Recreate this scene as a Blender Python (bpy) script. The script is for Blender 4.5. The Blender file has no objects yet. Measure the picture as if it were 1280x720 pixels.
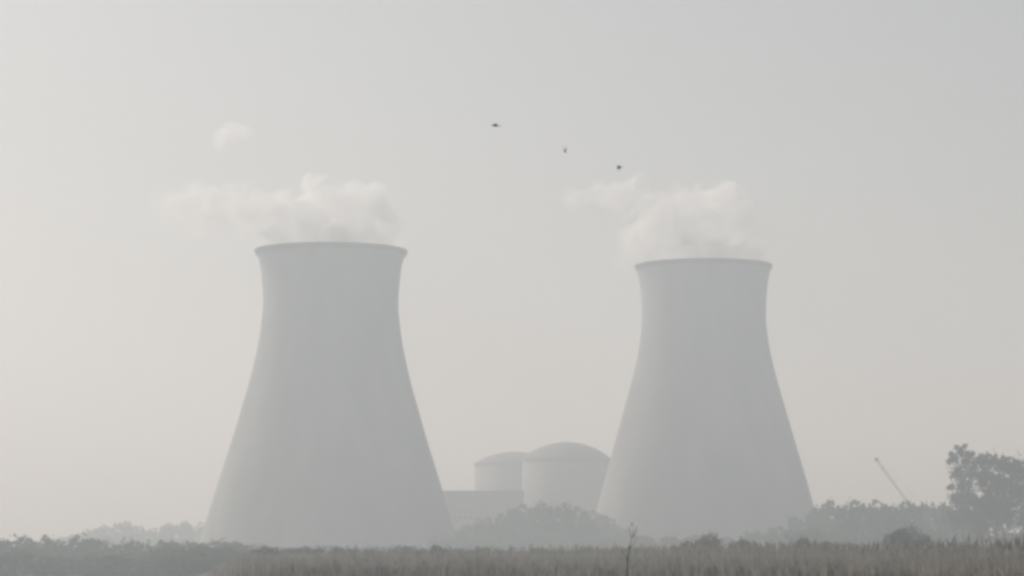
import bpy, bmesh, math, random
import numpy as np
from mathutils import Vector, Matrix, noise as mnoise

random.seed(11)
rng = np.random.default_rng(11)
S = bpy.context.scene
COL = S.collection
R = math.radians
PI = math.pi

# ---------------------------------------------------------------- camera model
FPX = 3215.0          # focal length in photo pixels (photo 1280 wide)
HORIZON = 687.0
EYE = 2.6
PITCH = math.atan((HORIZON - 360.0) / FPX)


def ray(px, py):
    v = Vector(((px - 640) / FPX, 1.0, (360 - py) / FPX))
    c, s = math.cos(PITCH), math.sin(PITCH)
    return Vector((v.x, v.y * c - v.z * s, v.y * s + v.z * c))


def at(px, py, depth):
    """Point seen at a photo pixel, at ground distance depth."""
    d = ray(px, py)
    return Vector((0, 0, EYE)) + d * (depth / d.y)


def sstep(t):
    t = max(0.0, min(1.0, t))
    return t * t * (3 - 2 * t)


def ground_z(x, y):
    d = max(y, 1.0)
    u = x / d
    dip = -4.5 * sstep((-.098 - u) / .04) * sstep((d - 100) / 150) * sstep((1050 - d) / 300)
    und = .28 * mnoise.noise(Vector((x * .02, y * .012, 3.1))) + .12 * mnoise.noise(Vector((x * .08, y * .05, 7.7)))
    return dip + und


def on_ground(px, depth):
    p = at(px, HORIZON, depth)
    return Vector((p.x, depth, ground_z(p.x, depth)))


# ---------------------------------------------------------------- helpers
def link_mesh(name, me, mat, parent=None):
    o = bpy.data.objects.new(name, me)
    COL.objects.link(o)
    if mat is not None and not me.materials:
        me.materials.append(mat)
    if parent is not None:
        o.parent = parent
    return o


def from_bm(name, bm, mat, parent=None, smooth=True):
    me = bpy.data.meshes.new(name)
    bmesh.ops.recalc_face_normals(bm, faces=bm.faces)
    bm.to_mesh(me)
    bm.free()
    if smooth:
        me.shade_smooth()
    return link_mesh(name, me, mat, parent)


def empty(name, loc, rz=0.0):
    o = bpy.data.objects.new(name, None)
    COL.objects.link(o)
    o.location = loc
    o.rotation_euler = (0, 0, rz)
    o.empty_display_size = 1
    return o


def tag(o, label=None, cat=None, group=None, kind=None):
    for k, v in (('label', label), ('category', cat), ('group', group), ('kind', kind)):
        if v:
            o[k] = v
    return o


def copy_tree(o, parent=None):
    c = o.copy()
    COL.objects.link(c)
    c.parent = parent
    for ch in list(o.children):
        copy_tree(ch, c)
    return c


def add_box(bm, lo, hi):
    vs = [bm.verts.new((x, y, z)) for z in (lo[2], hi[2]) for y in (lo[1], hi[1]) for x in (lo[0], hi[0])]
    for f in ((0, 2, 3, 1), (4, 5, 7, 6), (0, 1, 5, 4), (2, 6, 7, 3), (0, 4, 6, 2), (1, 3, 7, 5)):
        bm.faces.new([vs[i] for i in f])


def add_tube(bm, pts, radii, n=7):
    rings = []
    for i, p in enumerate(pts):
        p = Vector(p)
        a = Vector(pts[max(i - 1, 0)])
        b = Vector(pts[min(i + 1, len(pts) - 1)])
        t = (b - a).normalized()
        u = t.cross(Vector((0, 1, 0)) if abs(t.y) < .9 else Vector((1, 0, 0))).normalized()
        w = t.cross(u)
        rings.append([bm.verts.new(p + (u * math.cos(2 * PI * k / n) + w * math.sin(2 * PI * k / n)) * radii[i]) for k in range(n)])
    for r0, r1 in zip(rings, rings[1:]):
        for k in range(n):
            bm.faces.new((r0[k], r0[(k + 1) % n], r1[(k + 1) % n], r1[k]))
    bm.faces.new(rings[0][::-1])
    bm.faces.new(rings[-1])


def add_lathe(bm, prof, n=96, closed=False):
    """prof: list of (r, z); closed joins the last ring back to the first."""
    rings = []
    for r, z in prof:
        if r < 1e-4:
            rings.append([bm.verts.new((0, 0, z))] * n)
        else:
            rings.append([bm.verts.new((r * math.cos(2 * PI * k / n), r * math.sin(2 * PI * k / n), z)) for k in range(n)])
    pairs = list(zip(rings, rings[1:]))
    if closed:
        pairs.append((rings[-1], rings[0]))
    for a, b in pairs:
        for k in range(n):
            q = [a[k], a[(k + 1) % n], b[(k + 1) % n], b[k]]
            q = list(dict.fromkeys(q))
            if len(q) > 2:
                bm.faces.new(q)


# ---------------------------------------------------------------- materials
class NT:
    def __init__(self, tree):
        self.t = tree

    def n(self, kind, **kw):
        nd = self.t.nodes.new(kind)
        for k, v in kw.items():
            setattr(nd, k, v)
        return nd

    def l(self, a, b):
        self.t.links.new(a, b)

    def math(self, op, a, b=None, clamp=False):
        nd = self.n('ShaderNodeMath', operation=op, use_clamp=clamp)
        for i, v in enumerate((a, b)):
            if v is None:
                continue
            if isinstance(v, (int, float)):
                nd.inputs[i].default_value = v
            else:
                self.l(v, nd.inputs[i])
        return nd.outputs[0]


def new_mat(name):
    m = bpy.data.materials.new(name)
    m.use_nodes = True
    m.node_tree.nodes.clear()
    return m, NT(m.node_tree)


def noise_mat(name, c0, c1, scale=1.0, rough=.9, stretch=(1, 1, 1), c2=None, scale2=None, bump=0.0, coord='Object'):
    m, t = new_mat(name)
    tc = t.n('ShaderNodeTexCoord')
    mp = t.n('ShaderNodeMapping')
    mp.inputs['Scale'].default_value = stretch
    t.l(tc.outputs[coord], mp.inputs[0])
    nz = t.n('ShaderNodeTexNoise')
    nz.inputs['Scale'].default_value = scale
    nz.inputs['Detail'].default_value = 6
    t.l(mp.outputs[0], nz.inputs['Vector'])
    ramp = t.n('ShaderNodeValToRGB')
    ramp.color_ramp.elements[0].position = .3
    ramp.color_ramp.elements[1].position = .7
    ramp.color_ramp.elements[0].color = (*c0, 1)
    ramp.color_ramp.elements[1].color = (*c1, 1)
    t.l(nz.outputs['Fac'], ramp.inputs[0])
    col = ramp.outputs[0]
    if c2:
        n2 = t.n('ShaderNodeTexNoise')
        n2.inputs['Scale'].default_value = scale2
        n2.inputs['Detail'].default_value = 4
        t.l(tc.outputs[coord], n2.inputs['Vector'])
        r2 = t.n('ShaderNodeMapRange')
        r2.inputs[1].default_value = .45
        r2.inputs[2].default_value = .65
        t.l(n2.outputs['Fac'], r2.inputs[0])
        mx = t.n('ShaderNodeMix', data_type='RGBA')
        t.l(r2.outputs[0], mx.inputs[0])
        t.l(col, mx.inputs[6])
        mx.inputs[7].default_value = (*c2, 1)
        col = mx.outputs[2]
    bs = t.n('ShaderNodeBsdfPrincipled')
    bs.inputs['Roughness'].default_value = rough
    bs.inputs['Specular IOR Level'].default_value = .2
    t.l(col, bs.inputs['Base Color'])
    if bump:
        bp = t.n('ShaderNodeBump')
        bp.inputs['Strength'].default_value = bump
        t.l(nz.outputs['Fac'], bp.inputs['Height'])
        t.l(bp.outputs[0], bs.inputs['Normal'])
    out = t.n('ShaderNodeOutputMaterial')
    t.l(bs.outputs[0], out.inputs[0])
    return m


def leaf_mat(name, c0, c1, scale, trans=.3, coord='Object', band=.25):
    m, t = new_mat(name)
    tc = t.n('ShaderNodeTexCoord')
    nz = t.n('ShaderNodeTexNoise')
    nz.inputs['Scale'].default_value = scale
    nz.inputs['Detail'].default_value = 4
    t.l(tc.outputs[coord], nz.inputs['Vector'])
    oi = t.n('ShaderNodeObjectInfo')
    f = t.math('ADD', nz.outputs['Fac'], t.math('MULTIPLY', t.math('SUBTRACT', oi.outputs['Random'], .5), .35))
    ramp = t.n('ShaderNodeValToRGB')
    ramp.color_ramp.elements[0].position = .5 - band
    ramp.color_ramp.elements[1].position = .5 + band
    ramp.color_ramp.elements[0].color = (*c0, 1)
    ramp.color_ramp.elements[1].color = (*c1, 1)
    t.l(f, ramp.inputs[0])
    d = t.n('ShaderNodeBsdfDiffuse')
    tr = t.n('ShaderNodeBsdfTranslucent')
    mx = t.n('ShaderNodeMixShader')
    mx.inputs[0].default_value = trans
    t.l(ramp.outputs[0], d.inputs[0])
    t.l(ramp.outputs[0], tr.inputs[0])
    t.l(d.outputs[0], mx.inputs[1])
    t.l(tr.outputs[0], mx.inputs[2])
    out = t.n('ShaderNodeOutputMaterial')
    t.l(mx.outputs[0], out.inputs[0])
    return m


M = {}
M['shell'] = noise_mat('tower_concrete', (.26, .262, .262), (.36, .36, .355), .09, .9, (1, 1, .16), (.245, .245, .245), .02)
M['rim'] = noise_mat('rim_concrete', (.10, .10, .10), (.135, .135, .13), .3)
M['basin'] = noise_mat('basin_concrete', (.22, .22, .21), (.28, .28, .27), .3)
M['reactor'] = noise_mat('containment_concrete', (.31, .305, .30), (.37, .365, .355), .08, .9, (1, 1, .3))
M['dome'] = noise_mat('dome_concrete', (.22, .215, .21), (.27, .265, .26), .1)
M['hall'] = noise_mat('hall_cladding', (.26, .265, .265), (.30, .305, .305), .05, .8, (1, 1, .1))
M['hall_roof'] = noise_mat('hall_roofing', (.19, .19, .19), (.23, .23, .23), .1)
M['annex'] = noise_mat('annex_plaster', (.31, .308, .30), (.36, .355, .345), .2)
M['opening'] = noise_mat('dark_glazing', (.05, .055, .06), (.08, .085, .09), .5, .3)
M['bark'] = noise_mat('bark', (.07, .055, .045), (.13, .11, .09), 2.0)
M['leaf'] = leaf_mat('broad_leaves', (.05, .06, .035), (.115, .125, .075), .25, .42)
M['gum'] = leaf_mat('grey_green_leaves', (.05, .056, .046), (.105, .115, .09), .3, .42)
M['scrub'] = leaf_mat('scrub_leaves', (.065, .07, .05), (.14, .145, .105), .4, .42)
M['grass'] = leaf_mat('dry_grass', (.128, .118, .105), (.385, .358, .325), .8, .35, band=.13)
M['plume'] = leaf_mat('grass_plumes', (.18, .17, .155), (.33, .31, .285), .5, .4)
M['ground'] = noise_mat('field_soil', (.05, .048, .037), (.085, .08, .06), .03, .95, (1, 1, 1), (.09, .10, .05), .011, .3)
M['bird'] = noise_mat('dark_feathers', (.035, .034, .033), (.07, .068, .065), 12)
M['crane'] = noise_mat('crane_paint', (.30, .28, .24), (.36, .34, .30), 1.0, .6)
M['crane_dark'] = noise_mat('crane_steel', (.05, .05, .05), (.08, .08, .08), 2.0, .6)
M['stem'] = noise_mat('weed_stem', (.035, .03, .022), (.07, .06, .04), 3.0)

# ---------------------------------------------------------------- ground
xs = np.concatenate([np.linspace(-5200, -400, 25), np.linspace(-380, 380, 153), np.linspace(400, 5200, 25)])
ys = np.concatenate([np.linspace(-700, 0, 8), np.linspace(10, 1100, 137), np.geomspace(1130, 5600, 30)])
bm = bmesh.new()
grid = [[bm.verts.new((x, y, ground_z(x, y))) for x in xs] for y in ys]
for a, b in zip(grid, grid[1:]):
    for i in range(len(xs) - 1):
        bm.faces.new((a[i], a[i + 1], b[i + 1], b[i]))
g = from_bm('ground', bm, M['ground'])
tag(g, kind='structure')

# ---------------------------------------------------------------- cooling towers
def tower_profile(pts, depth, cx):
    """[(photo y, photo radius)] from the lip down -> [(r, z)] in metres, relative to z = 0."""
    out = []
    for y, r in pts:
        a, b = at(cx - r, y, depth), at(cx + r, y, depth)
        out.append(((b.x - a.x) / 2, a.z))
    return out


def cat_curve(prof, n=10):
    """Smooth the profile with a Catmull-Rom curve."""
    P = [Vector(p) for p in prof]
    P = [P[0] * 2 - P[1]] + P + [P[-1] * 2 - P[-2]]
    out = []
    for i in range(1, len(P) - 2):
        for k in range(n):
            t = k / n
            out.append(.5 * ((2 * P[i]) + (P[i + 1] - P[i - 1]) * t + (2 * P[i - 1] - 5 * P[i] + 4 * P[i + 1] - P[i + 2]) * t * t
                             + (3 * P[i] - P[i - 1] - 3 * P[i + 1] + P[i + 2]) * t ** 3))
    out.append(P[-2])
    return [(v.x, v.y) for v in out]


def cooling_tower(cx, depth, pts, label):
    base = at(cx, 500, depth)
    base.z = 0.0
    root = empty('cooling_tower', base)
    tag(root, label, 'cooling tower', 'pair of cooling towers in the haze')
    prof = cat_curve(tower_profile(pts, depth, cx))          # top -> bottom
    foot = 1.6
    prof = [p for p in prof if p[1] > foot + 1.5]
    r_a, z_a = prof[-2]
    r_b, z_b = prof[-1]
    slope = (r_b - r_a) / (z_b - z_a)
    prof.append((r_b + slope * (foot - z_b), foot))
    top_r, top_z = prof[0]
    N = len(prof)
    outer = prof
    inner = [(r - (.45 + .6 * (i / N) ** 3), z) for i, (r, z) in enumerate(prof)][::-1]
    bm = bmesh.new()
    add_lathe(bm, outer + inner, 128, True)
    from_bm('shell', bm, M['shell'], root)
    # walkway lip at the mouth
    bm = bmesh.new()
    add_lathe(bm, [(top_r - .9, top_z + .6), (top_r + .6, top_z + .6), (top_r + .6, top_z + .0), (top_r + .2, top_z - .9),
                   (top_r - .25, top_z - 1.8), (top_r - .9, top_z - .5)], 128, True)
    o = from_bm('rim', bm, M['rim'], root, smooth=False)
    # basin wall and raking legs
    fr = prof[-1][0]
    bm = bmesh.new()
    add_lathe(bm, [(fr + 4.5, -1.5), (fr + 4.5, .8), (fr + 4.0, .8), (fr + 4.0, .2), (0, .2), (0, -1.5)], 96)
    from_bm('basin', bm, M['basin'], root, smooth=False)
    bm = bmesh.new()
    half = PI / 36
    for sgn in (-1, 1):
        a0, a1 = 0, sgn * half
        rb, rt = fr + 1.8, fr - .55
        add_tube(bm, [(rb * math.cos(a0), rb * math.sin(a0), -.5), (rt * math.cos(a1), rt * math.sin(a1), foot + .3)], [.42, .42], 8)
    leg0 = from_bm('leg', bm, M['basin'], root)
    for k in range(1, 36):
        c = leg0.copy()
        COL.objects.link(c)
        c.parent = root
        c.rotation_euler = (0, 0, 2 * PI * k / 36)
    return root, top_r, top_z, base


L_PTS = [(315, 94.0), (325, 90), (345, 86.6), (382, 84.3), (424, 89.0), (452, 94.6), (480, 101.3), (500, 107), (544, 119.6), (602, 138), (655, 154.2), (684, 163)]
R_PTS = [(333.5, 84.6), (342, 82.2), (362, 79.0), (399, 77.3), (434, 81.2), (458, 86.2), (480, 91.8), (540, 108.6), (597, 125), (630, 134), (684, 149)]
LD, RD = 1180.0, 1275.0
LT = cooling_tower(412.6, LD, L_PTS, 'large grey concrete cooling tower at left, below the wider trailing steam plume')
RT = cooling_tower(880.6, RD, R_PTS, 'slightly smaller grey cooling tower standing right of the domed reactor buildings')

# ---------------------------------------------------------------- reactor buildings
def reactor(cx, depth, rpx, y_shoulder, y_peak, label):
    base = on_ground(cx, depth)
    base.z = 0
    root = empty('reactor_building', base)
    tag(root, label, 'reactor building', 'domed reactor buildings between the towers')
    a, b = at(cx - rpx, y_shoulder, depth), at(cx + rpx, y_shoulder, depth)
    r, zs = (b.x - a.x) / 2, a.z
    zp = at(cx, y_peak, depth).z
    bm = bmesh.new()
    add_lathe(bm, [(r, -1), (r, zs), (r - 1.2, zs), (r - 1.2, -1)], 96, True)
    from_bm('wall', bm, M['reactor'], root).data.shade_flat()
    for p in root.children[0].data.polygons:
        p.use_smooth = abs(p.normal.z) < .5
    bm = bmesh.new()
    add_lathe(bm, [(r + .05, zs - 2.4), (r + .45, zs - 2.2), (r + .45, zs - .1), (r + .05, zs + .1)], 96, True)
    from_bm('ring_beam', bm, M['dome'], root, smooth=False)
    h = zp - zs
    Rs = (r * r + h * h) / (2 * h)
    prof = []
    for k in range(17):
        rr = (r - .05) * (1 - k / 16)
        prof.append((rr, zp - Rs + math.sqrt(max(Rs * Rs - rr * rr, 0)) + .1))
    bm = bmesh.new()
    add_lathe(bm, prof, 96)
    dome = from_bm('dome', bm, M['dome'], root)
    return root


reactor(708.5, 1500, 55.5, 573.5, 553, 'nearer domed reactor building beside the right cooling tower, taller of two')
reactor(643, 1680, 49.5, 579, 565, 'farther low-domed reactor building left of its taller twin')


def block(name, px0, px1, ytop, depth, thick, mat, label, cat):
    a, b = at(px0, ytop, depth), at(px1, ytop, depth)
    base = Vector(((a.x + b.x) / 2, depth, 0))
    root = empty(name, base)
    tag(root, label, cat)
    w, h = (b.x - a.x) / 2, a.z
    bm = bmesh.new()
    add_box(bm, (-w, 0, -1), (w, thick, h - .8))
    from_bm('wall', bm, mat, root, smooth=False)
    bm = bmesh.new()
    add_box(bm, (-w - .5, -.5, h - .797), (w + .5, thick + .5, h))
    from_bm('roof', bm, M['hall_roof'], root, smooth=False)
    return root, w, h


hall, hw, hh = block('turbine_hall', 520, 655, 613.5, 1420, 40, M['hall'],
                     'long flat-roofed hall between the left cooling tower and the reactor buildings', 'industrial hall')
for k in range(9):
    bm = bmesh.new()
    x0 = -hw + 4 + k * (2 * hw - 8) / 9
    add_box(bm, (x0, -.06, hh * .52), (x0 + 3.2, .1, hh * .52 + 2.2))
    from_bm('window', bm, M['opening'], hall, smooth=False)
annex, aw, ah = block('annex_building', 571, 592, 639, 1395, 14, M['annex'],
                      'small pale low annex in front of the long flat-roofed hall', 'building')
for k in range(3):
    bm = bmesh.new()
    x0 = -aw + 1.2 + k * 3.0
    add_box(bm, (x0, -.06, ah - 4.6), (x0 + 1.3, .1, ah - 3.2))
    from_bm('window', bm, M['opening'], annex, smooth=False)

# ---------------------------------------------------------------- crawler crane behind the tree belt
def crane():
    D = 1240
    tip, foot = at(1095, 574, D), at(1171, 677, D)
    base = Vector((foot.x + 2.0, D, ground_z(foot.x, D)))
    root = empty('crawler_crane', base)
    tag(root, 'faint lattice crane boom leaning left above the tree belt', 'crane')
    a, b = foot - base, tip - base
    ax = (b - a)
    Lh = ax.length
    u = ax.normalized()
    v = Vector((0, 1, 0))
    w = u.cross(v).normalized()
    bm = bmesh.new()

    def chord(t, i, j):
        s = .42 * min(1, t * 8 + .25, (1 - t) * 8 + .45)
        return a + u * (Lh * t) + v * (s * i) + w * (s * j)
    ns = 26
    for i, j in ((-1, -1), (-1, 1), (1, 1), (1, -1)):
        add_tube(bm, [chord(k / ns, i, j) for k in range(ns + 1)], [.10] * (ns + 1), 6)
    cor = [(-1, -1), (-1, 1), (1, 1), (1, -1)]
    for k in range(ns):
        for q in range(4):
            c0, c1 = cor[q], cor[(q + 1) % 4]
            if k % 2:
                c0, c1 = c1, c0
            add_tube(bm, [chord(k / ns, *c0), chord((k + 1) / ns, *c1)], [.06, .06], 5)
    boom = from_bm('boom', bm, M['crane'], root, smooth=False)
    bm = bmesh.new()
    h = b - u * .4
    add_box(bm, (h.x - .9, h.y - .8, h.z - .6), (h.x + .8, h.y + .8, h.z + .9))
    from_bm('boom_head', bm, M['crane_dark'], root, smooth=False)
    bm = bmesh.new()
    add_box(bm, (-3.0, -1.6, 1.5), (4.2, 1.6, 3.9))
    add_box(bm, (4.2, -1.5, 1.4), (5.6, 1.5, 3.2))
    from_bm('house', bm, M['crane'], root, smooth=False)
    bm = bmesh.new()
    add_box(bm, (-3.6, -3.0, 1.6), (-1.6, -1.62, 3.8))
    from_bm('cab', bm, M['crane'], root, smooth=False)
    for sgn in (-1, 1):
        bm = bmesh.new()
        add_box(bm, (-3.4, sgn * 2.4 - .5, -.1), (3.8, sgn * 2.4 + .5, 1.1))
        bmesh.ops.bevel(bm, geom=[e for e in bm.edges if abs((e.verts[0].co - e.verts[1].co).normalized().y) > .9], offset=.45, segments=4, affect='EDGES')
        from_bm('track', bm, M['crane_dark'], root, smooth=False)
    bm = bmesh.new()
    m0 = Vector((4.0, 0, 3.9))
    add_tube(bm, [m0, m0 + Vector((1.5, 0, 6))], [.16, .12], 6)
    add_tube(bm, [m0 + Vector((1.5, 0, 6)), a + u * (Lh * .97)], [.03, .03], 5)
    from_bm('stay_cable', bm, M['crane_dark'], root, smooth=False)


crane()

# ---------------------------------------------------------------- vegetation
def leaf_cloud(lobes, n, size, seed, shell=.55, droop=0.0, lumpy=.55, pull=.6, soft=False):
    """Leaf-clump quads spread through ellipsoid lobes. lobes: (cx,cy,cz,rx,ry,rz)."""
    g_ = np.random.default_rng(seed)
    L = np.array(lobes, float)
    wgt = (L[:, 3] * L[:, 4] * L[:, 5]) ** (2 / 3)
    idx = g_.choice(len(L), n, p=wgt / wgt.sum())
    d = g_.normal(size=(n, 3))
    d /= np.linalg.norm(d, axis=1)[:, None]
    rad = np.where(g_.random(n) < shell, g_.uniform(.78, 1.06, n), g_.random(n) ** (1 / 3))
    if soft:
        rad = np.abs(g_.normal(size=n)) * .66
    # lumpy lobes: twig clusters pull leaves together and leave gaps
    lump = np.array([mnoise.noise(Vector((v[0] * 1.9 + i * 3.7, v[1] * 1.9, v[2] * 1.9 + seed))) for v, i in zip(d, idx)])
    rad = rad * (1 + lumpy * lump) * np.where(g_.random(n) < .10, g_.uniform(1.0, 1.3, n), 1.0)
    P = L[idx, :3] + d * L[idx, 3:6] * rad[:, None]
    ncl = max(8, n // 28)
    cl = P[g_.choice(n, ncl, replace=False)]
    near = np.empty(n, int)
    for s0 in range(0, n, 2000):
        dd = ((P[s0:s0 + 2000, None, :] - cl[None]) ** 2).sum(2)
        near[s0:s0 + 2000] = dd.argmin(1)
    P = P + (cl[near] - P) * g_.uniform(.25 * pull, pull, n)[:, None]
    P[:, 2] -= droop * np.abs(g_.normal(size=n))
    a = g_.normal(size=(n, 3))
    a /= np.linalg.norm(a, axis=1)[:, None]
    b = np.cross(a, g_.normal(size=(n, 3)))
    b /= np.linalg.norm(b, axis=1)[:, None]
    s = size * g_.uniform(.55, 1.25, n)[:, None]
    V = np.stack([P - a * s, P - b * s * .55, P + a * s, P + b * s * .55], 1).reshape(-1, 3)
    F = np.arange(n * 4).reshape(-1, 4)
    me = bpy.data.meshes.new('crown')
    me.from_pydata(V.tolist(), [], F.tolist())
    return me


def trunk_bm(h, r, lobes, seed, lean=.04):
    rd = random.Random(seed)
    bm = bmesh.new()
    top = Vector((rd.uniform(-1, 1) * lean * h, rd.uniform(-1, 1) * lean * h, h))
    n = 6
    pts = [Vector((top.x * (k / n) ** 1.5, top.y * (k / n) ** 1.5, -0.6 + (h + .6) * k / n)) for k in range(n + 1)]
    add_tube(bm, pts, [r * (1.35 if k == 0 else 1 - .75 * k / n) for k in range(n + 1)], 8)
    for c in lobes:
        e = Vector(c[:3])
        t = rd.uniform(.35, .8)
        s0 = pts[int(t * n)]
        if e.z < s0.z:
            s0 = pts[2]
        mid = (s0 + e) / 2 + Vector((0, 0, -.08 * (e - s0).length))
        add_tube(bm, [s0, mid, e], [r * .4, r * .25, r * .08], 6)
    return bm


def make_tree(name, lobes, n, size, mat, h, r, seed, shell=.55, droop=0.0, lumpy=.55, pull=.6, soft=False):
    root = empty(name, (0, 0, 0))
    from_bm('trunk', trunk_bm(h, r, lobes, seed), M['bark'], root)
    link_mesh('crown', leaf_cloud(lobes, n, size, seed, shell, droop, lumpy, pull, soft), M[mat], root)
    return root


def rand_lobes(rd, k, h, w, lo=.35):
    """k lobes filling a crown of height h (from lo*h up) and half-width w."""
    out = [(0, 0, h * .66, w * .62, w * .62, h * .28)]
    for i in range(k):
        a = rd.uniform(0, 2 * PI)
        z = rd.uniform(lo + .12, .86)
        q = math.sin(PI * (z - lo) / (1.06 - lo)) ** .6
        rr = w * .62 * q * rd.uniform(.6, 1.05)
        s = w * rd.uniform(.26, .46)
        out.append((rr * math.cos(a), rr * math.sin(a), z * h, s, s, s * rd.uniform(.7, 1.0)))
    return out


# unit-ish prototypes, 10 m tall, copied with their own scale and turn
protos = []
for s in range(5):
    rd = random.Random(40 + s)
    lobes = rand_lobes(rd, 9, 10, rd.uniform(3.4, 4.8), .22)
    t = make_tree('broadleaf_tree', lobes, 2600, .42, 'leaf', 7.2, .32, 60 + s)
    protos.append(t)
scrubs = []
for s in range(4):
    rd = random.Random(90 + s)
    w = rd.uniform(4.2, 5.6)
    lobes = [(0, 0, 4.6, w * .7, w * .7, 4.6)]
    for i in range(9):
        a = rd.uniform(0, 2 * PI)
        q = w * rd.uniform(.35, .75)
        sz = rd.uniform(1.4, 2.6)
        lobes.append((q * math.cos(a), q * math.sin(a), rd.uniform(2.0, 7.6), sz, sz, sz * rd.uniform(.8, 1.15)))
    t = make_tree('scrub_tree', lobes, 2600, .42, 'scrub', 6.5, .22, 120 + s)
    protos_used = None
    scrubs.append(t)
used = set()


def put(pool, px, depth, ytop, wide, label, cat, group, native=10.0, sink=0.0, native_w=4.4):
    k = random.randrange(len(pool))
    src = pool[k]
    if src.name in used:
        o = copy_tree(src)
    else:
        o = src
        used.add(src.name)
    p = on_ground(px, depth)
    h = at(px, ytop, depth).z - p.z + sink
    p.z -= sink
    o.location = p
    o.rotation_euler = (0, 0, random.uniform(0, 2 * PI))
    s = h / native
    sw = s if wide is None else (wide * depth / FPX) / native_w
    o.scale = (sw, sw, s)
    tag(o, label, cat, group)
    return o


# --- two far clumps left of the left tower
far_left = [(96, 666, 17), (114, 661, 18), (132, 655, 20), (152, 651, 22), (170, 655, 17)]
for px, yt, w in far_left:
    put(protos, px, 1650 + random.uniform(-40, 60), yt, w, 'very faint tree in the far rounded clump nearest the left picture edge', 'tree', 'farthest trees on the left, outer clump')
far_mid = [(192, 660, 15), (210, 654, 18), (231, 650, 21), (252, 653, 18), (272, 656, 17)]
for px, yt, w in far_mid:
    put(protos, px, 1620 + random.uniform(-40, 60), yt, w, 'very faint tree in the far clump touching the left cooling tower edge', 'tree', 'farthest trees on the left, by the tower')
# --- trees before the reactor buildings
mid = [(566, 661, 20), (588, 655, 20), (607, 648, 22), (628, 640, 24), (650, 630, 26), (675, 625, 30), (700, 628, 28), (724, 631, 28), (746, 638, 24), (764, 649, 22), (782, 659, 18),
       (640, 652, 26), (690, 650, 28), (735, 655, 26)]
for px, yt, w in mid:
    put(protos, px, 1150 + random.uniform(-60, 60), yt, w, 'hazy grey-green tree in the mound of trees before the domed buildings', 'tree', 'trees in front of the reactor buildings')
low = [(806, 667, 22), (838, 670, 24), (872, 668, 25), (906, 670, 24), (940, 664, 26), (972, 656, 26), (1000, 645, 24)]
for px, yt, w in low:
    put(protos, px, 985 + random.uniform(-30, 30), yt, w, 'low hazy tree along the foot of the right cooling tower', 'tree', 'low trees at the right tower foot')
# --- belt on the right
belt = [(1020, 630, 22), (1037, 624, 24), (1058, 627, 24), (1078, 624, 25), (1098, 625, 24), (1119, 629, 24), (1140, 625, 24), (1160, 627, 24), (1180, 628, 24), (1200, 628, 24),
        (1222, 628, 24), (1030, 648, 26), (1068, 650, 28), (1108, 650, 28), (1150, 650, 28), (1190, 652, 28)]
for px, yt, w in belt:
    put(protos, px, 930 + random.uniform(-45, 45), yt, w, 'hazy tree in the even-topped belt right of the right cooling tower', 'tree', 'tree belt on the right')

# --- low scrub closing the foot of the tree groups
def understory(x0, x1, step, depth, ytop, label, group):
    px = x0
    while px < x1:
        put(scrubs, px, depth + random.uniform(-15, 15), ytop + random.uniform(-2.5, 2.5), step * random.uniform(1.0, 1.3), label, 'scrub', group, native=9.3, native_w=5.0)
        px += step * random.uniform(.85, 1.1)


understory(84, 290, 26, 1560, 671, 'faint low scrub under the far trees left of the left cooling tower', 'scrub under the far left trees')
understory(305, 556, 24, 900, 683, 'faint low scrub along the foot of the left cooling tower', 'scrub at the left tower foot')
understory(556, 800, 26, 1080, 668, 'low scrub along the foot of the tree mound before the domed buildings', 'scrub under the middle trees')
understory(800, 1010, 28, 960, 675, 'low scrub between the little trees at the right cooling tower foot', 'scrub at the right tower foot')
understory(1010, 1300, 30, 850, 664, 'low scrub along the foot of the right tree belt', 'scrub under the right tree belt')

# --- two tall gum trees at the right edge
def gum(name, depth, cx, lobes_px, n, size, label, hpx, r, seed):
    """lobes_px: (px, py, half-width px, half-height px)."""
    base = on_ground(cx, depth)
    k = depth / FPX
    rd = random.Random(seed)
    lobes = []
    for px, py, a, b in lobes_px:
        p = at(px, py, depth) - base
        lobes.append((p.x, rd.uniform(-.5, .5) * a * k * 2, p.z, a * k, a * k * 1.1, b * k))
    h = at(cx, hpx, depth).z - base.z
    t = make_tree(name, lobes, n, size, 'gum', h, r, seed, .5, .3, .5, .5, True)
    t.location = base
    tag(t, label, 'tree')
    return t


gum('gum_tree', 780, 1205, [(1201, 564, 7, 6), (1196, 558, 3.5, 3), (1206, 556, 3.5, 3), (1189, 566, 4, 3), (1213, 567, 5, 4), (1186, 577, 3.5, 3), (1217, 580, 5, 5), (1194, 573, 7, 6), (1207, 575, 9, 8), (1199, 590, 10, 8), (1187, 608, 6, 4), (1204, 605, 10, 9), (1198, 622, 11, 9), (1210, 640, 14, 14), (1196, 648, 12, 12), (1212, 620, 9, 14), (1214, 590, 8, 12)],
    9000, .5, 'tall ragged tree with a tufted top rising above the right tree belt', 575, .55, 301)
gum('spreading_tree', 760, 1245, [(1228, 573, 9, 7), (1238, 577, 12, 9), (1256, 580, 14, 11), (1272, 586, 14, 12), (1290, 592, 16, 14), (1228, 595, 14, 14), (1248, 605, 18, 18), (1272, 612, 20, 20), (1300, 618, 20, 20),
                                  (1232, 630, 18, 20), (1258, 640, 22, 22), (1285, 645, 24, 24), (1225, 655, 16, 18)],
    26000, .55, 'broad domed tree at the right picture edge, darkest of the big trees', 605, .75, 302)

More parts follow.
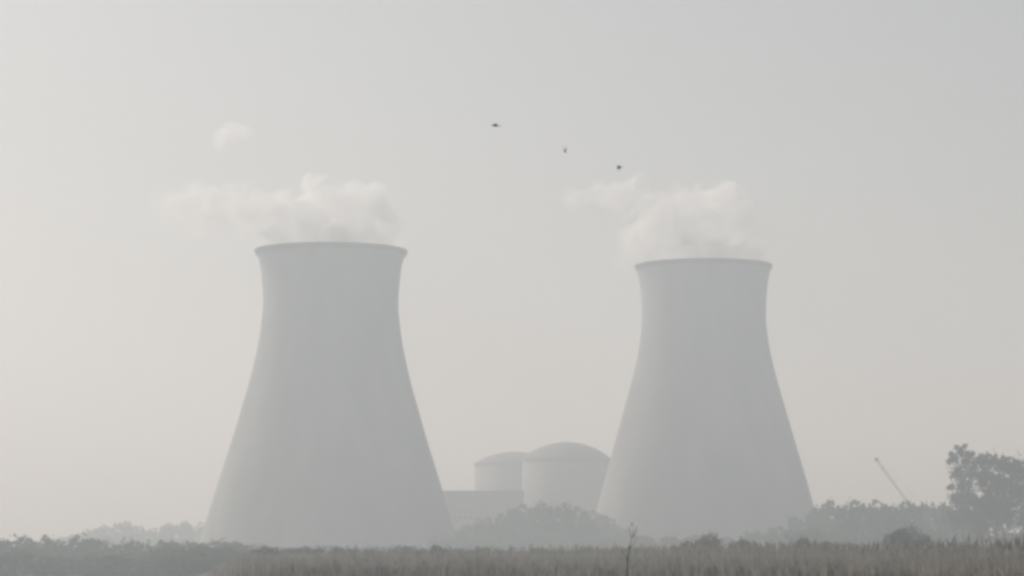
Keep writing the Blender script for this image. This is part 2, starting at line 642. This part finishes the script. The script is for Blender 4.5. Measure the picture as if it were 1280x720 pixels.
# --- scrub hedge at the lower left
hedge = [(-14, 673, 30), (8, 671, 28), (30, 669, 26), (52, 672, 26), (74, 674, 28), (96, 672, 24), (112, 669, 22), (132, 675, 26), (154, 677, 26), (176, 678, 26), (198, 678, 26), (214, 675, 24), (236, 676, 26), (262, 677, 26), (284, 675, 24), (297, 677, 16)]
for i, (px, yt, w) in enumerate(hedge):
    put(scrubs, px, 700 + random.uniform(-30, 40), yt, w, 'grey-green scrub tree in the long hedge at lower left', 'scrub tree', 'scrub hedge at the lower left', native=9.3, native_w=5.0)
hedge2 = [(10, 690, 36), (60, 692, 36), (112, 692, 34), (160, 694, 36), (212, 693, 34), (258, 694, 30), (284, 697, 26), (206, 684, 30), (232, 683, 30), (258, 685, 30), (281, 684, 26), (298, 690, 20)]
for px, yt, w in hedge2:
    put(scrubs, px, 590 + random.uniform(-15, 15), yt, w, 'lower scrub tree standing in front of the long hedge at lower left', 'scrub tree', 'front row of the lower left scrub', native=9.3, native_w=5.0)

for px, yt, w in [(222, 697, 24), (244, 699, 24), (266, 698, 24), (288, 700, 22), (308, 701, 20)]:
    put(scrubs, px, 540 + random.uniform(-10, 10), yt, w, 'lower scrub tree standing in front of the long hedge at lower left', 'scrub tree', 'front row of the lower left scrub', native=9.3, native_w=5.0)

px = 318
while px < 1290:
    put(scrubs, px, random.uniform(400, 450), random.uniform(682, 689) - 5 * (px > 850), random.uniform(14, 26), 'low rough scrub along the far edge of the dry grass', 'scrub', 'low scrub along the grass edge', native=9.3, native_w=5.0)
    px += random.uniform(14, 30)

# --- single bushes among the grass
def bush(px, depth, ytop, w, label, seed):
    base = on_ground(px, depth)
    h = at(px, ytop, depth).z - base.z
    k = depth / FPX
    rd = random.Random(seed)
    ww = w * k
    lobes = [(0, 0, h * .46, ww * .8, ww * .75, h * .5), (-ww * .4, 0, h * .3, ww * .55, ww * .5, h * .34), (ww * .4, 0, h * .3, ww * .55, ww * .5, h * .34)]
    for i in range(8):
        a = rd.uniform(0, 2 * PI)
        sz = ww * rd.uniform(.25, .42)
        lobes.append((ww * .65 * math.cos(a), ww * .6 * math.sin(a), h * rd.uniform(.2, .7), sz, sz, sz * .9))
    t = make_tree('bush', lobes, 13000, .085 * (h / 3) ** .5 + .03, 'scrub', h * .5, .06, seed, .4, 0.0, .28, .3)
    t.location = base
    tag(t, label, 'bush', 'bushes standing in the tall grass')


bush(1135, 430, 657, 33, 'widest dark rounded bush behind the grass, left of the tall trees', 401)
bush(887, 430, 665, 20, 'dark rounded bush in the grass below the right cooling tower', 402)
bush(929, 420, 673, 15, 'smaller bush in the grass just right of the dark rounded bush', 403)
bush(545, 440, 681, 10, 'little dark bush at the grass edge below the left tower right side', 404)
bush(1003, 400, 671, 17, 'low ragged bush in the grass right below the right tower edge', 405)

# --- the lone weed stalk
def weed():
    D = 96
    base = on_ground(783, D)
    root = empty('weed_stalk', base)
    tag(root, 'single tall thin weed stalk with bent twigs standing above the grass', 'weed')
    P = lambda x, y, dy=0: at(x, y, D + dy) - base
    bm = bmesh.new()
    b0 = Vector((0, 0, -.1))
    add_tube(bm, [b0, P(784, 718), P(784.5, 700), P(787, 684), P(790.5, 672), P(792, 662), P(791.5, 655)], [.024, .023, .021, .014, .008, .005, .003], 7)
    from_bm('stem', bm, M['stem'], root)
    for pts in ([(785, 699), (780, 694), (777, 688)], [(786.5, 687), (792, 681), (796, 671), (797, 663)], [(790, 673), (787, 666), (787, 660)],
                [(792, 668), (795, 662), (796, 657)]):
        bm = bmesh.new()
        add_tube(bm, [P(x, y, .25 * i) for i, (x, y) in enumerate(pts)], [.012 - .003 * i for i in range(len(pts))], 5)
        from_bm('twig', bm, M['stem'], root)
    lob = []
    for x, y in ((787, 684), (791, 670), (792, 655), (796, 668), (786, 660), (797, 664), (785, 698), (793, 696)):
        p = P(x, y)
        lob.append((p.x, p.y, p.z, .05, .05, .08))
    link_mesh('leaves', leaf_cloud(lob, 60, .03, 77), M['scrub'], root)


weed()

# ---------------------------------------------------------------- tall grass (stuff)
D0X = [-80, 300, 450, 640, 800, 1000, 1280, 1400]
D0Y = [440, 250, 248, 246, 222, 175, 125, 115]
HX = [-80, 300, 640, 1000, 1280, 1400]
HY = [1.6, 2.2, 2.4, 2.5, 2.55, 2.55]


def blades(n, kind, seed):
    g_ = np.random.default_rng(seed)
    px = g_.uniform(255, 1345, n)
    keep = g_.random(n) < np.clip((px - 262) / 120, 0, 1) ** .7 * (np.clip((px - 300) / 700, .2, 1) if kind == 'plume' else 1)
    px = px[keep]
    n = len(px)
    d0 = np.interp(px, D0X, D0Y)
    depth = d0 + (g_.random(n) ** 1.2) * 190
    x = (px - 640) / FPX * depth
    # tufts: pull blades to their tuft centre
    tx, ty = np.floor(x / .8), np.floor(depth / 2.2)
    h1 = np.modf(np.sin(tx * 12.9898 + ty * 78.233) * 43758.5453)[0]
    h2 = np.modf(np.sin(tx * 39.425 + ty * 11.135) * 24634.6345)[0]
    x = x + (((tx + .5 + .4 * h1) * .8) - x) * .55
    depth = depth + (((ty + .5 + .4 * h2) * 2.2) - depth) * .6
    z = np.array([ground_z(a, b) for a, b in zip(x, depth)])
    patch = np.array([mnoise.noise(Vector((a * .16, b * .05, 1.7))) for a, b in zip(x, depth)])
    patch2 = np.array([mnoise.noise(Vector((a * .05, b * .02, 5.3))) for a, b in zip(x, depth)])
    H = np.interp(px, HX, HY) * (1 + .26 * patch + .22 * patch2) * (.70 + .34 * np.abs(h1)) * g_.uniform(.72, 1.06, n)
    if kind == 'plume':
        H = np.interp(px, HX, HY) * (1.05 + .2 * patch) * g_.uniform(.92, 1.25, n)
    az = g_.uniform(0, 2 * PI, n)
    lean = H * g_.uniform(.03, .8 if kind == 'blade' else .3, n) * (g_.random(n) ** .7 if kind == 'blade' else 1)
    lx, ly = np.cos(az) * lean, np.sin(az) * lean
    fa = g_.uniform(0, PI, n)
    if kind == 'blade':
        w = g_.uniform(.022, .055, n)
        wx, wy = np.cos(fa) * w, np.sin(fa) * w
        P0 = np.stack([x, depth, z - .05], 1)
        P1 = np.stack([x + lx * .3, depth + ly * .3, z + H * .55], 1)
        P2 = np.stack([x + lx, depth + ly, z + np.sqrt(np.maximum(H * H - lean * lean * 1.1, .1))], 1)
        W = np.stack([wx, wy, np.zeros(n)], 1)
        V = np.stack([P0 - W * .7, P0 + W * .7, P1 + W, P1 - W, P2], 1).reshape(-1, 3)
        b = np.arange(n)[:, None] * 5
        loops = np.concatenate([b + np.array([0, 1, 2, 3]), b + np.array([3, 2, 4])], 1).ravel()
        starts = (np.arange(n)[:, None] * 7 + np.array([0, 4])).ravel()
    else:
        w = g_.uniform(.012, .02, n)
        wx, wy = np.cos(fa) * w, np.sin(fa) * w
        W = np.stack([wx, wy, np.zeros(n)], 1)
        fw = g_.uniform(.045, .08, n)[:, None] / w[:, None]
        P0 = np.stack([x, depth, z - .05], 1)
        P1 = np.stack([x + lx * .6, depth + ly * .6, z + H * .84], 1)
        P2 = np.stack([x + lx * .8, depth + ly * .8, z + H * .92], 1)
        P3 = np.stack([x + lx * 1.15, depth + ly * 1.15, z + H * 1.03], 1)
        V = np.stack([P0 - W, P0 + W, P1 + W, P1 - W, P2 + W * fw, P2 - W * fw, P3], 1).reshape(-1, 3)
        b = np.arange(n)[:, None] * 7
        loops = np.concatenate([b + np.array([0, 1, 2, 3]), b + np.array([3, 2, 4, 5]), b + np.array([5, 4, 6])], 1).ravel()
        starts = (np.arange(n)[:, None] * 11 + np.array([0, 4, 8])).ravel()
    me = bpy.data.meshes.new('tall_grass')
    me.vertices.add(len(V))
    me.vertices.foreach_set('co', V.astype(np.float32).ravel())
    me.loops.add(len(loops))
    me.loops.foreach_set('vertex_index', loops.astype(np.int32))
    me.polygons.add(len(starts))
    me.polygons.foreach_set('loop_start', starts.astype(np.int32))
    me.update()
    me.validate()
    return me


gb = link_mesh('tall_grass', blades(95000, 'blade', 5), M['grass'])
tag(gb, 'tall dry brown grass filling the foreground field', kind='stuff')
gp = link_mesh('grass_plumes', blades(5200, 'plume', 6), M['plume'])
tag(gp, 'pale feathery seed heads standing above the dry grass', kind='stuff')

# ---------------------------------------------------------------- birds
def bird(px, py, depth, yaw, wings, label, scale=1.0, pitch=0.0, roll=0.0):
    """wings: (inner, outer) angles above the horizontal, radians. The bird flies towards local -x."""
    bm = bmesh.new()
    prof = [(-.25, .004), (-.215, .012), (-.20, .026), (-.165, .038), (-.13, .040), (-.08, .060), (0, .072), (.08, .058), (.14, .035), (.18, .02)]
    rings = []
    for x, r in prof:
        rings.append([bm.verts.new((x, r * math.cos(2 * PI * k / 12), r * .9 * math.sin(2 * PI * k / 12) + (.012 if x < -.1 else 0))) for k in range(12)])
    for a, b in zip(rings, rings[1:]):
        for k in range(12):
            bm.faces.new((a[k], a[(k + 1) % 12], b[(k + 1) % 12], b[k]))
    bm.faces.new(rings[0])
    bm.faces.new(rings[-1][::-1])

    def slab(pts, th):
        top = [bm.verts.new(Vector(p) + Vector((0, 0, th))) for p in pts]
        bot = [bm.verts.new(Vector(p) - Vector((0, 0, th))) for p in pts]
        n = len(pts)
        bm.faces.new(top)
        bm.faces.new(bot[::-1])
        for i in range(n):
            bm.faces.new((top[i], bot[i], bot[(i + 1) % n], top[(i + 1) % n]))
    slab([(.14, -.03, 0), (.14, .03, 0), (.32, .075, -.01), (.335, 0, -.01), (.32, -.075, -.01)], .012)
    for s in (-1, 1):
        i0, i1 = wings
        y1, z1 = .24 * math.cos(i0), .24 * math.sin(i0)
        y2, z2 = y1 + .26 * math.cos(i1), z1 + .26 * math.sin(i1)
        slab([(-.09, s * .03, .03), (-.12, s * y1, z1 + .03), (.08, s * y1, z1 + .02), (.09, s * .03, .02)], .014)
        slab([(-.12, s * (y1 - .01), z1 + .03), (-.03, s * y2, z2 + .03), (.05, s * y2 * .97, z2 * .97 + .02), (.08, s * (y1 - .01), z1 + .02)], .011)
    bmesh.ops.recalc_face_normals(bm, faces=bm.faces)
    tmp = bpy.data.meshes.new('bird')
    bm.to_mesh(tmp)
    bm.free()
    o = bpy.data.objects.new('bird', tmp)
    COL.objects.link(o)
    md = o.modifiers.new('join', 'REMESH')
    md.mode = 'VOXEL'
    md.voxel_size = .011
    dg = bpy.context.evaluated_depsgraph_get()
    me = bpy.data.meshes.new_from_object(o.evaluated_get(dg))
    o.modifiers.clear()
    o.data = me
    bpy.data.meshes.remove(tmp)
    me.materials.clear()
    me.materials.append(M['bird'])
    me.shade_smooth()
    o.location = at(px, py, depth)
    o.rotation_euler = (roll, pitch, yaw)
    o.scale = (scale,) * 3
    tag(o, label, 'bird', 'birds flying above the towers')


bird(619, 157, 150, .15, (R(4), R(-3)), 'dark bird gliding with level wings, highest of the three in the sky', 1.0, R(2))
bird(706, 189, 175, R(70), (R(60), R(84)), 'paler small bird with raised wings, middle one of three in the sky', .85, R(10))
bird(774, 208, 165, R(28), (R(-52), R(-80)), 'dark compact bird just above the right steam plume', .8, R(8))

# ---------------------------------------------------------------- steam
def steam(name, origin, k, blobs, dens, label, seed, warp=8.5, nscale=.15, thr=.22):
    """blobs in pixels relative to origin pixel: (dx, dy up, rx, rz, weight). One closed hull with a volume inside."""
    bm = bmesh.new()
    rd = random.Random(seed)
    B = []
    for dx, dz, rx, rz, w in blobs:
        c = Vector((dx * k, rd.uniform(-.25, .25) * rx * k, dz * k))
        r = Vector((rx * k, max(rx, rz) * k * .9, rz * k))
        B.append((c, r, w))
        bmesh.ops.create_icosphere(bm, subdivisions=3, radius=1.0, matrix=Matrix.Translation(c) @ Matrix.Diagonal((*(r * 1.0), 1)))
    tmp = bpy.data.meshes.new(name)
    bm.to_mesh(tmp)
    bm.free()
    o = bpy.data.objects.new(name, tmp)
    COL.objects.link(o)
    md = o.modifiers.new('join', 'REMESH')
    md.mode = 'VOXEL'
    md.voxel_size = 1.6
    dg = bpy.context.evaluated_depsgraph_get()
    me = bpy.data.meshes.new_from_object(o.evaluated_get(dg))
    o.modifiers.clear()
    o.data = me
    bpy.data.meshes.remove(tmp)
    m, t = new_mat(name + '_vapour')
    tc = t.n('ShaderNodeTexCoord')
    wn = t.n('ShaderNodeTexNoise')
    wn.inputs['Scale'].default_value = nscale * .9
    wn.inputs['Detail'].default_value = 2
    t.l(tc.outputs['Object'], wn.inputs['Vector'])
    sub = t.n('ShaderNodeVectorMath', operation='SUBTRACT')
    t.l(wn.outputs['Color'], sub.inputs[0])
    sub.inputs[1].default_value = (.5, .5, .5)
    mul = t.n('ShaderNodeVectorMath', operation='SCALE')
    t.l(sub.outputs[0], mul.inputs[0])
    mul.inputs['Scale'].default_value = warp * 2.2
    add = t.n('ShaderNodeVectorMath', operation='ADD')
    t.l(tc.outputs['Object'], add.inputs[0])
    t.l(mul.outputs[0], add.inputs[1])
    p = add.outputs[0]
    total = None
    for c, r, w in B:
        s1 = t.n('ShaderNodeVectorMath', operation='SUBTRACT')
        t.l(p, s1.inputs[0])
        s1.inputs[1].default_value = c
        s2 = t.n('ShaderNodeVectorMath', operation='DIVIDE')
        t.l(s1.outputs[0], s2.inputs[0])
        s2.inputs[1].default_value = r
        s3 = t.n('ShaderNodeVectorMath', operation='LENGTH')
        t.l(s2.outputs[0], s3.inputs[0])
        mr = t.n('ShaderNodeMapRange', interpolation_type='SMOOTHSTEP')
        t.l(s3.outputs['Value'], mr.inputs[0])
        mr.inputs[1].default_value = 1.0
        mr.inputs[2].default_value = .55
        mr.inputs[3].default_value = 0
        mr.inputs[4].default_value = w
        total = mr.outputs[0] if total is None else t.math('ADD', total, mr.outputs[0])
    nz = t.n('ShaderNodeTexNoise')
    nz.inputs['Scale'].default_value = nscale
    nz.inputs['Detail'].default_value = 7
    nz.inputs['Roughness'].default_value = .68
    t.l(p, nz.inputs['Vector'])
    nn = t.n('ShaderNodeMapRange')
    t.l(nz.outputs['Fac'], nn.inputs[0])
    nn.inputs[1].default_value = .40
    nn.inputs[2].default_value = .60
    nn.inputs[3].default_value = .0
    nn.inputs[4].default_value = 1.5
    d = t.math('MULTIPLY', total, nn.outputs[0])
    d = t.math('MAXIMUM', t.math('SUBTRACT', d, thr), 0.0)
    d = t.math('MULTIPLY', t.math('MINIMUM', d, 1.2), dens)
    pv = t.n('ShaderNodeVolumePrincipled')
    pv.inputs['Color'].default_value = (1, 1, 1, 1)
    pv.inputs['Anisotropy'].default_value = .35
    pv.inputs['Absorption Color'].default_value = (1, 1, 1, 1)
    t.l(d, pv.inputs['Density'])
    out = t.n('ShaderNodeOutputMaterial')
    t.l(pv.outputs[0], out.inputs['Volume'])
    try:
        m.cycles.volume_step_rate = .5
    except Exception:
        pass
    me.materials.clear()
    me.materials.append(m)
    o.location = origin
    tag(o, label, 'steam plume', 'steam drifting from the cooling towers')
    return o


o0 = at(412, 304, LD)
bl = [(62, 22, 38, 36, 1.0), (34, 52, 44, 40, 1.0), (58, 52, 30, 26, .95), (4, 36, 46, 40, 1.0), (-16, 74, 22, 22, .9), (-40, 40, 42, 34, .95), (-70, 36, 38, 30, .85), (-98, 36, 34, 30, .75),
      (-134, 46, 36, 32, .62), (-170, 56, 38, 28, .6), (-206, 42, 30, 32, .58), (-168, 28, 36, 24, .5), (76, 4, 26, 24, .85), (-66, 6, 38, 22, .7), (0, 4, 72, 28, 1.15), (-102, 66, 22, 22, .75), (-130, 12, 30, 20, .45)]
steam('steam_plume', o0, LD / FPX, bl, .18, 'wide white steam plume trailing left from the left cooling tower mouth', 1)
o1 = at(880, 321, RD)
br = [(44, 30, 40, 42, .95), (28, 62, 44, 36, .95), (-10, 66, 32, 28, .85), (-8, 36, 48, 38, .95), (-56, 34, 40, 30, .9), (-84, 18, 32, 28, .8), (-98, 72, 32, 30, .8), (-86, 90, 22, 22, .85), (-126, 80, 32, 24, .7),
      (-160, 75, 30, 18, .6), (-58, 58, 34, 28, .75), (58, 4, 30, 24, .85), (0, 6, 68, 26, 1.1), (-100, -6, 24, 22, .45), (-30, 80, 26, 18, .7), (22, 84, 26, 16, .85)]
steam('steam_plume', o1, RD / FPX, br, .16, 'ragged steam plume curling up and left from the right cooling tower mouth', 2)
o2 = at(292, 166, LD)
bw = [(0, 2, 24, 14, 1.0), (14, 0, 18, 10, .8), (-14, -4, 18, 14, .8), (-16, -14, 12, 12, .6)]
steam('steam_wisp', o2, LD / FPX, bw, .12, 'small detached puff of steam floating high above the left plume', 3, warp=3.0, nscale=.11, thr=.12)

# ---------------------------------------------------------------- haze
bm = bmesh.new()
add_box(bm, (-5400, -900, -6.2), (5400, 5800, 236))
hz = from_bm('haze', bm, None, smooth=False)
m, t = new_mat('haze_air')
pv = t.n('ShaderNodeVolumePrincipled')
pv.inputs['Color'].default_value = (.84, .94, 1.0, 1)
pv.inputs['Absorption Color'].default_value = (1, 1, 1, 1)
pv.inputs['Density'].default_value = 9.4e-4
pv.inputs['Anisotropy'].default_value = .24
out = t.n('ShaderNodeOutputMaterial')
t.l(pv.outputs[0], out.inputs['Volume'])
hz.data.materials.append(m)
tag(hz, 'pale grey haze over the whole view', kind='stuff')

# ---------------------------------------------------------------- light
SUN_AZ, SUN_EL = R(-50), R(28)        # azimuth from the view direction (+y), negative = left
sdir = Vector((math.sin(SUN_AZ) * math.cos(SUN_EL), math.cos(SUN_AZ) * math.cos(SUN_EL), math.sin(SUN_EL)))
sl = bpy.data.lights.new('sun', 'SUN')
sl.energy = 4.3
sl.angle = R(10)
sl.color = (1, .96, .915)
so = bpy.data.objects.new('sun', sl)
COL.objects.link(so)
so.rotation_euler = (-sdir).to_track_quat('-Z', 'Y').to_euler()

w = bpy.data.worlds.new('World')
S.world = w
w.use_nodes = True
w.node_tree.nodes.clear()
t = NT(w.node_tree)
sky = t.n('ShaderNodeTexSky', sky_type='NISHITA')
sky.sun_disc = False
sky.sun_elevation = SUN_EL
sky.sun_rotation = SUN_AZ
sky.air_density = 1.0
sky.dust_density = 3.0
sky.ozone_density = 1.0
hs = t.n('ShaderNodeHueSaturation')
hs.inputs['Saturation'].default_value = .32
t.l(sky.outputs[0], hs.inputs['Color'])
bg = t.n('ShaderNodeBackground')
bg.inputs['Strength'].default_value = .105
t.l(hs.outputs[0], bg.inputs[0])
out = t.n('ShaderNodeOutputWorld')
t.l(bg.outputs[0], out.inputs[0])

# ---------------------------------------------------------------- camera and render
cd = bpy.data.cameras.new('camera')
cam = bpy.data.objects.new('camera', cd)
COL.objects.link(cam)
cam.location = (0, 0, EYE)
cam.rotation_euler = (PI / 2 + PITCH, 0, 0)
cd.sensor_width = 36
cd.lens = FPX * 36 / 1280
cd.clip_start = .5
cd.clip_end = 20000
S.camera = cam
S.render.engine = 'CYCLES'
c = S.cycles
c.use_denoising = True
c.max_bounces = 24
c.diffuse_bounces = 3
c.volume_bounces = 16
c.transparent_max_bounces = 12
c.volume_max_steps = 256
c.use_adaptive_sampling = False
c.filter_width = 3.3
c.caustics_reflective = False
c.caustics_refractive = False
v = S.view_settings
v.view_transform = 'Standard'
v.look = 'None'
v.gamma = 1
v.exposure = -0.29
v.use_curve_mapping = False
